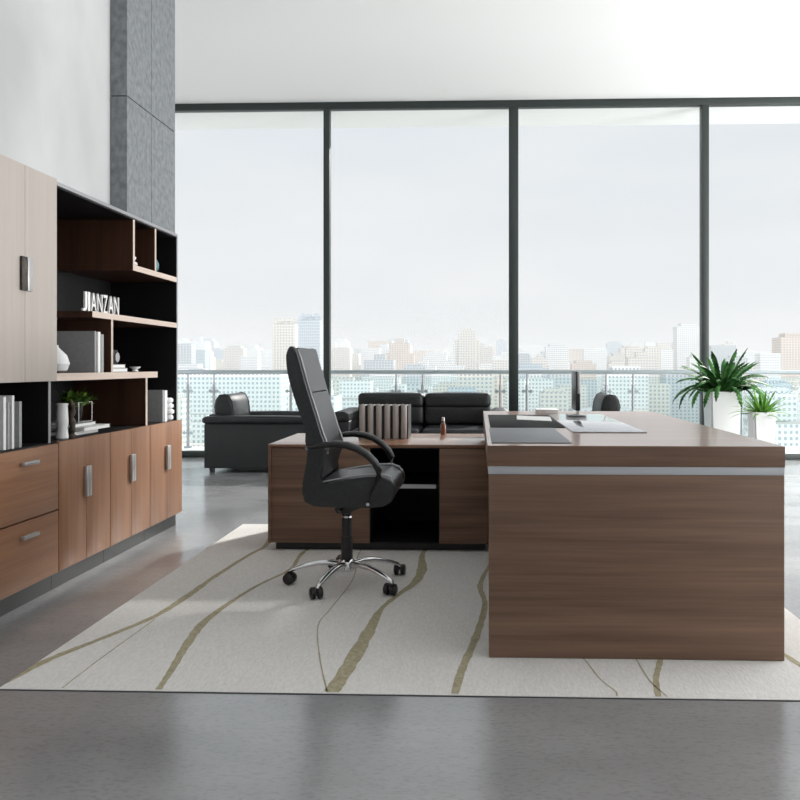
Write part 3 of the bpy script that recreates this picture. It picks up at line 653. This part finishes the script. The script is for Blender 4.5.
def padsweep(line, th, w, n=10, quilts=()):
    """soft pad following an (x,z) centre line, thickness th to the front side"""
    bm = nb(); rows = []
    m_ = len(line)
    for i, (x, z) in enumerate(line):
        a = Vector(line[max(0, i-1)]); b = Vector(line[min(m_-1, i+1)]); d = (b-a).normalized(); nrm = Vector((d.y, -d.x))
        u = i/(m_-1); e = (1-abs(2*u-1)**6)**.5
        row = []
        for j in range(n+1):
            v = 2*j/n-1; vv = math.sin(v*PI/2); f = max(0, 1-abs(vv)**5)**.5
            t_ = th*e*f
            for q in quilts: t_ -= .006*math.exp(-((vv-q)/.08)**2)*(e*f)
            row.append((x+nrm.x*t_, vv*w, z+nrm.y*t_))
        rows.append(row)
    F = [[bm.verts.new(P(*p)) for p in r] for r in rows]
    Bk = [[bm.verts.new(P(x-0.0, math.sin((2*j/n-1)*PI/2)*w, z)) for j in range(n+1)] for x, z in [(l[0], l[1]) for l in line]]
    # back layer pushed slightly behind
    for i, r in enumerate(Bk):
        a = Vector(line[max(0, i-1)]); b = Vector(line[min(m_-1, i+1)]); d = (b-a).normalized(); nrm = Vector((d.y, -d.x))
        for v in r: v.co += Vector((-nrm.x*.012, 0, -nrm.y*.012))
    for i in range(m_-1):
        for j in range(n):
            bm.faces.new((F[i][j], F[i+1][j], F[i+1][j+1], F[i][j+1])); bm.faces.new((Bk[i][j], Bk[i][j+1], Bk[i+1][j+1], Bk[i+1][j]))
    for i in range(m_-1):
        bm.faces.new((F[i][0], Bk[i][0], Bk[i+1][0], F[i+1][0])); bm.faces.new((F[i][n], F[i+1][n], Bk[i+1][n], Bk[i][n]))
    for j in range(n):
        bm.faces.new((F[0][j], F[0][j+1], Bk[0][j+1], Bk[0][j])); bm.faces.new((F[-1][j], Bk[-1][j], Bk[-1][j+1], F[-1][j+1]))
    return bm
def lerpl(pts, k):
    o_ = []
    for a, b in zip(pts, pts[1:]):
        for i in range(k): o_.append((a[0]+(b[0]-a[0])*i/k, a[1]+(b[1]-a[1])*i/k))
    o_.append(pts[-1]); return o_
obj('headrest_cushion', padsweep(lerpl([(-.190, 1.115), (-.172, 1.05), (-.148, .97), (-.132, .915)][::1], 5), .028, HW-.044, 16, (-.35, .35)), M['leather'], ch, ang=70)
obj('back_cushion', padsweep(lerpl([(-.130, .910), (-.108, .83), (-.082, .74), (-.062, .66), (-.078, .58), (-.088, .53)], 4), .030, HW-.044, 16, (-.5, .5)), M['leather'], ch, ang=70)
obj('seat_cushion', padsweep(lerpl([(-.075, .505), (.05, .520), (.15, .532), (.20, .530), (.238, .505), (.248, .46)], 4), .024, HW-.044, 16, (-.4, 0, .4)), M['leather'], ch, ang=70)
for s_ in (-1, 1):     # pale piping along the front seam of each side
    bm = nb(); yy = s_*(HW-.046)
    tube(bm, [P(x+.004, yy, z+.001) for x, z in [(-.186, 1.11), (-.172, 1.07), (-.150, .99), (-.125, .905), (-.098, .82), (-.072, .735), (-.048, .672), (-.05, .64)]], .0042, 6)
    obj('piping', bm, M['piping'], ch)
    bm = nb(); tube(bm, [P(x, yy, z+.003) for x, z in [(-.07, .511), (-.03, .519), (.054, .535), (.144, .546), (.203, .546), (.241, .533)]], .0042, 6); obj('piping', bm, M['piping'], ch)
    # armrest: flat ribbon loop from backrest to seat front
    yo = s_*(HW+.028)
    arm = [(-.128, .672), (-.09, .680), (-.045, .688), (.0, .692), (.055, .686), (.100, .670), (.142, .644), (.176, .61), (.192, .575), (.190, .545), (.172, .512), (.156, .47), (.143, .425)]
    wds = [.010, .018, .025, .029, .031, .031, .031, .030, .027, .020, .010, .007, .007]
    bm = nb(); tube(bm, [P(x, yo+(-s_*.016*max(0, (i-8))/4 if i > 8 else (-s_*.02 if i == 0 else 0)), z) for i, (x, z) in enumerate(arm)], wds, 12, flat=.55, up=(0, 0, 1) if False else (0, 1, 0) if False else None)
    o = obj('armrest', bm, M['plastic'], ch, ang=60)
    bm = nb(); cyl(bm, P(.143, s_*(HW+.001), .425), P(.143, s_*(HW+.022), .425), .008, seg=12); cyl(bm, P(-.128, s_*(HW+.001), .672), P(-.128, s_*(HW+.016), .672), .008, seg=12)
    obj('screw', bm, M['chrome'], o)
bm = nb()
prism(bm, [(CH.x+x, z) for x, z in [(-.02, .405), (.14, .405), (.13, .385), (.06, .372), (.02, .345), (-.03, .345), (-.045, .365)]], 'y', CH.y-.06, CH.y+.06, bev=.006)
tube(bm, [P(.0, -.05, .375), P(.0, -.16, .378), P(.02, -.20, .372)], .006, 8)
obj('tilt_mechanism', bm, M['plastic'], ch)
def PB(x, y, z): return P(x+.008, y, z)
bm = nb(); cyl(bm, PB(0, 0, .085), PB(0, 0, .235), .0275, seg=24); cyl(bm, PB(0, 0, .235), PB(0, 0, .3445), .0245, seg=24); cl_ = obj('gas_column', bm, M['plastic'], ch)
bm = nb(); cyl(bm, PB(0, 0, .320), PB(0, 0, .328), .0255, seg=24); obj('collar', bm, M['chrome'], cl_)
bm = nb(); lathe(bm, [(.03, .068), (.042, .075), (.045, .10), (.036, .118), (.029, .124)], (CH.x+.008, CH.y, 0), 28); obj('hub', bm, M['chrome'], ch)
for k in range(5):
    a = math.radians(36+72*k); c_, s_ = math.cos(a), math.sin(a)
    bm = nb(); R_ = .288
    tube(bm, [PB(c_*r, s_*r, z) for r, z in ((.03, .100), (.08, .106), (.14, .103), (.20, .090), (.25, .074), (.28, .062), (R_, .052))], [.020, .019, .017, .015, .013, .011, .009], 12, flat=.75)
    leg = obj('leg', bm, M['chrome'], ch)
    ca = a+.9+k; cx_, cy_ = math.cos(ca)*.018, math.sin(ca)*.018
    ax = Vector((-math.sin(ca), math.cos(ca), 0)); c0 = Vector(PB(c_*R_+cx_, s_*R_+cy_, OZ+.0265))
    bm = nb()
    for sd in (-1, 1): tube(bm, [c0+ax*sd*.004, c0+ax*sd*.008, c0+ax*sd*.024, c0+ax*sd*.029], [.022, .026, .026, .018], 20)
    cyl(bm, PB(c_*R_, s_*R_, OZ+.03), PB(c_*R_, s_*R_, .054), .006, seg=10); box(bm, c0.x-.012, c0.x+.012, c0.y-.012, c0.y+.012, c0.z, c0.z+.024, bev=.004)
    obj('caster', bm, M['plastic'], leg)

# ------------------------------------------------------------------ armchairs and sofa
def armchair(lx, label, facing):
    """local +X is the front; built at origin and turned"""
    t_ = thing('armchair', label, 'armchair', lx, 0 if facing > 0 else PI, group='black leather armchairs by the window')
    def lo(name, bm, mat, par=t_, ang=50): return obj(name, bm, mat, par, local=True, ang=ang)
    W = .47
    for s in (-1, 1):
        bm = nb(); ya, yb = (-W, -W+.13) if s < 0 else (W-.13, W)
        box(bm, -.53, .52, ya, yb, .045, .475, bev=.012, seg=3); a_ = lo('arm', bm, M['sofaside'])
        bm = nb(); cushion(bm, -.545, .54, ya-(.02 if s < 0 else .01), yb+(.01 if s < 0 else .02), .4755, .545, .028, .012, 10); lo('arm_cushion', bm, M['leather2'])
    bm = nb(); box(bm, -.53, -.40, -W+.131, W-.131, .045, .56, bev=.02, seg=3); lo('back_frame', bm, M['leather2'])
    bm = nb(); box(bm, -.399, .50, -W+.131, W-.131, .06, .30, bev=.01); lo('seat_frame', bm, M['sofaside'])
    bm = nb(); cushion(bm, -.398, .53, -W+.132, W-.132, .301, .455, .04, .012, 12); lo('seat_cushion', bm, M['leather2'])
    # backrest cushion: domed profile swept across
    bm = nb(); pr_ = [(-.42, .50), (-.425, .62), (-.40, .70), (-.35, .745), (-.27, .755), (-.21, .735), (-.17, .68), (-.15, .60), (-.14, .50), (-.15, .46), (-.38, .461)]; pr_ = [(-.478+(x+.425)*.66, z) for x, z in pr_]
    prism(bm, pr_, 'y', -.32, .32, bev=.02, seg=3); bc_ = lo('back_cushion', bm, M['leather2'], ang=60)
    bm = nb()
    for s in (-1, 1): tube(bm, [(x*1.0+(.004 if x > -.4 else -.002), s*.300, z+.003) for x, z in pr_[1:9]], .004, 6)
    lo('piping', bm, M['leather2'], bc_)
    for x in (-.47, .46):
        for y in (-.40, .40):
            bm = nb(); cyl(bm, (x, y, 0), (x, y, .0445), .025, .03, seg=16); lo('foot', bm, M['plastic'])
    return t_
AC1 = armchair((-2.12, 8.60, 0), 'black leather armchair at the left, seen from its side beside the shelving', 1)
armchair((.90, 8.60, 0), 'black armchair mostly hidden behind the desk, only its rounded back showing', -1)
so_ = thing('sofa', 'black leather two-seat sofa facing the room behind the side cabinet', 'sofa', (-.56, 8.70, 0))
SX0, SX1 = -1.245, .130; SF, SBk = 8.20, 9.15
for s, (xa, xb) in ((-1, (SX0-.14, SX0-.005)), (1, (SX1+.005, SX1+.14))):
    bm = nb(); box(bm, xa, xb, SF+.04, SBk, .045, .50, bev=.015, seg=3); obj('arm', bm, M['leather2'], so_)
    # flared arm pad
    q = xa if s < 0 else xb; i_ = xb if s < 0 else xa
    pf = [(i_, .505), (i_, .57), (i_+s*.05, .592), (q-s*.0, .59), (q+s*.045, .562), (q+s*.075, .535), (q+s*.06, .520), (q+s*.02, .520), (q-s*.01, .5005)]
    bm = nb(); prism(bm, pf, 'y', SF, SBk-.01, bev=.012, seg=3); obj('arm_cushion', bm, M['leather2'], so_, ang=60)
bm = nb(); box(bm, SX0, SX1, SBk-.18, SBk, .045, .71, bev=.02, seg=3); obj('back_frame', bm, M['leather2'], so_)
bm = nb(); box(bm, SX0, SX1, SF+.05, SBk-.181, .06, .28, bev=.01); obj('seat_frame', bm, M['sofaside'], so_)
xm_ = (SX0+SX1)/2
for xa, xb in ((SX0+.003, xm_-.012), (xm_+.012, SX1-.003)):
    bm = nb(); cushion(bm, xa, xb, SF+.02, SBk-.19, .281, .42, .04, .012, 12); obj('seat_cushion', bm, M['leather2'], so_, ang=60)
    bm = nb(); cushion(bm, xa, xb, SBk-.37, SBk-.185, .425, .628, .035, .01, 14, wr=.001)
    cushion(bm, xa, xb, SBk-.385, SBk-.14, .605, .752, .035, .008, 14, wr=.001); obj('back_cushion', bm, M['leather2'], so_, ang=60)
for x in (SX0-.06, SX1+.06):
    for y in (SF+.10, SBk-.08):
        bm = nb(); cyl(bm, (x, y, 0), (x, y, .0445), .025, .03, seg=16); obj('foot', bm, M['plastic'], so_)

# ------------------------------------------------------------------ floor plants by the window
def planter(name, label, loc, h, wt, wb, leafm, blades):
    t_ = thing(name, label, 'plant', loc, group='potted plants by the window')
    bm = nb(); a, b_ = wb/2, wt/2
    def ring(s, z): return [bm.verts.new((loc[0]+x*s, loc[1]+y*s, loc[2]+z)) for x, y in ((-1, -1), (1, -1), (1, 1), (-1, 1))]
    R_ = [ring(a, 0), ring(b_, h), ring(b_-.02, h), ring(b_-.03, h-.05)]
    for p, q in zip(R_, R_[1:]):
        for k in range(4): bm.faces.new((p[k], p[(k+1) % 4], q[(k+1) % 4], q[k]))
    bm.faces.new(R_[0][::-1]); bm.faces.new(R_[-1])
    es = [e for e in bm.edges if abs(e.verts[0].co.z-e.verts[1].co.z) > .1]
    bmesh.ops.bevel(bm, geom=es, offset=.018, segments=4, affect='EDGES')
    obj('pot', bm, M['white'], t_)
    bm = nb(); box(bm, loc[0]-b_+.034, loc[0]+b_-.034, loc[1]-b_+.034, loc[1]+b_-.034, loc[2]+h-.049, loc[2]+h-.03); obj('soil', bm, M['soil'], t_)
    bm = nb(); blades(bm, Vector((loc[0], loc[1], loc[2]+h-.035))); o = obj('foliage', bm, leafm, t_, ang=80)
def fern(bm, c):
    rnd = random.Random(11)
    for i in range(62):
        ring_ = i/62; az = i*2.39996+rnd.uniform(-.2, .2); el = 1.45-ring_*.6+rnd.uniform(-.08, .08)
        ln = .48+.05*ring_+rnd.uniform(-.09, .05)
        leafblade(bm, c+Vector((math.cos(az)*.05, math.sin(az)*.05, -.005)), az, el, ln, rnd.uniform(.040, .054), .6+ring_*2.0+rnd.uniform(-.3, .3), n=26, wav=.2, fold=.6, flat=1)
    for i in range(26):
        az = rnd.uniform(0, 2*PI); leafblade(bm, c+Vector((math.cos(az)*.06, math.sin(az)*.06, -.005)), az, rnd.uniform(.5, 1.3), rnd.uniform(.15, .28), .06, .6, n=10, wav=.2, fold=.6, flat=1)
def spiky(bm, c):
    rnd = random.Random(4)
    for i in range(46):
        r = i/46; az = i*2.39996; leafblade(bm, c+Vector((math.cos(az)*.02, math.sin(az)*.02, -.005)), az, 1.45-r*1.15, .22+rnd.uniform(0, .08)+.04*r, .026, .3+r*.9, n=8, fold=.5)
planter('potted_fern', 'large dark green fern in a tall tapered white planter', (2.41, 8.50, 0), .785, .305, .24, M['leaf'], fern)
planter('potted_plant', 'small spiky bright green plant in a lower white planter', (2.60, 7.90, 0), .615, .205, .155, M['leaf2'], spiky)

# ------------------------------------------------------------------ city outside
GZ = -300
gr = bx('ground', (-7000, 7000, 30, 8600, GZ-2, GZ), M['ground']); struct(gr)
def building(cx, y, wx, wy, top, mi, label, group=None, crown=0):
    bm = nb(); z1 = top; org = (cx, y, GZ)
    box(bm, cx-wx/2, cx+wx/2, y-wy/2, y+wy/2, GZ, z1)
    if crown == 1:
        box(bm, cx-wx*.35, cx+wx*.35, y-wy*.35, y+wy*.35, z1+.01, z1+wx*.12)
    elif crown == 2:
        for sx in (-.3, .3):
            for sy in (-.3, .3):
                lathe(bm, [(wx*.17, 0), (wx*.17, wx*.10), (wx*.02, wx*.32)], (cx+sx*wx, y+sy*wy, z1+.01), 4)
        box(bm, cx-wx*.12, cx+wx*.12, y-wy*.12, y+wy*.12, z1+.01, z1+wx*.25)
    elif crown == 3:      # stepped shoulders
        box(bm, cx-wx*.68, cx+wx*.68, y-wy*.4, y+wy*.4, GZ, z1-wx*.5)
        box(bm, cx-wx*.2, cx+wx*.2, y-wy*.2, y+wy*.2, z1+.01, z1+wx*.2)
    bm.normal_update()
    for f in bm.faces:
        if abs(f.normal.z) > .9: f.material_index = 1
    o = obj('building', bm, [FAC[mi], M['roofgrey']], loc=org, smooth=False)
    tag(o, label, 'building', group)
def at(px, top_py, D):
    x = (px-478)/850*D; return x, 1.035+(366-top_py)*D/850
lm = [(284, 324, 700, 22, 2, 0, 'tall pale tower with crown turrets in the window behind the office chair, left of two'),
      (309, 320, 760, 24, 2, 4, 'bluish tall tower with crown turrets, right of the pair behind the office chair'),
      (467, 331, 800, 20, 3, 0, 'cream high-rise rising above the sofa and left of the thick mullion'),
      (686, 327, 900, 32, 1, 1, 'broad pale tower left of the fern beyond the railing'),
      (235, 374, 420, 62, 0, 1, 'long low white block beyond the railing above the left armchair'),
      (790, 338, 800, 40, 1, 3, 'warm cream high-rise at the right edge of the window'),
      (400, 343, 900, 26, 3, 3, 'peach tower above the grey binders, in the middle window'),
      (195, 341, 900, 26, 3, 1, 'white high-rise just right of the shelving in the left window')]
lm = [(px, ty, D*1.6, wx*1.35, c_, mi, lb) for px, ty, D, wx, c_, mi, lb in lm]
for px, ty, D, wx, cr_, mi, lb in lm:
    x, z = at(px, ty, D); building(x, D, wx, wx*.7, z, mi, lb, None, cr_)
rnd = random.Random(21)
taken = [(at(px, ty, D)[0], D, wx*1.4) for px, ty, D, wx, c_, mi, lb in lm]
def free(x, y, r):
    for a, b_, s in taken:
        if abs(a-x) < (s+r)*.55+1 and abs(b_-y) < (s+r)*.5+1: return False
    return True
for (D0, D1, npx, y_lo, y_hi, wlo, whi, lb) in ((500, 700, 40, 392, 445, 22, 42, 'one of the nearer pale blocks seen through the railing glass'),
                                            (700, 1150, 66, 368, 392, 22, 46, 'one of the mid-distance pale blocks seen at and under the handrail'),
                                            (1150, 1900, 84, 343, 368, 22, 48, 'one of the hazy buildings of the far skyline'),
                                            (2000, 3600, 70, 339, 356, 36, 80, 'one of the faintest most distant skyline towers')):
    for i in range(npx):
        for tr in range(12):
            px = 120+(i+rnd.random())*(760/npx); D = rnd.uniform(D0, D1); ty = y_hi-(y_hi-y_lo)*rnd.random()**1.5; wx = rnd.uniform(wlo, whi)
            x, z = at(px, ty, D); cw = rnd.choice([0, 0, 1, 1, 3])
            if free(x, D, wx*(1.4 if cw == 3 else 1)): break
        else: continue
        taken.append((x, D, wx*(1.4 if cw == 3 else 1))); building(x, D, wx, wx*rnd.uniform(.5, .9), z, rnd.choice([0, 0, 1, 1, 1, 2, 3, 4]), lb, lb.replace('one of the ', ''), cw)
# haze over the city
bm = nb(); box(bm, -6500, 6500, 250, 8000, GZ+.5, 120)
hz = obj('city_haze', bm, M['paper'], loc=(0, 250, GZ)); struct(hz)
mh = bpy.data.materials.new('haze'); mh.use_nodes = True; t = mh.node_tree; t.nodes.clear()
oo = t.nodes.new('ShaderNodeOutputMaterial'); sc = t.nodes.new('ShaderNodeVolumeScatter'); sc.inputs['Color'].default_value = (1, 1, 1, 1); sc.inputs['Density'].default_value = .00022
t.links.new(sc.outputs[0], oo.inputs['Volume']); hz.data.materials[0] = mh
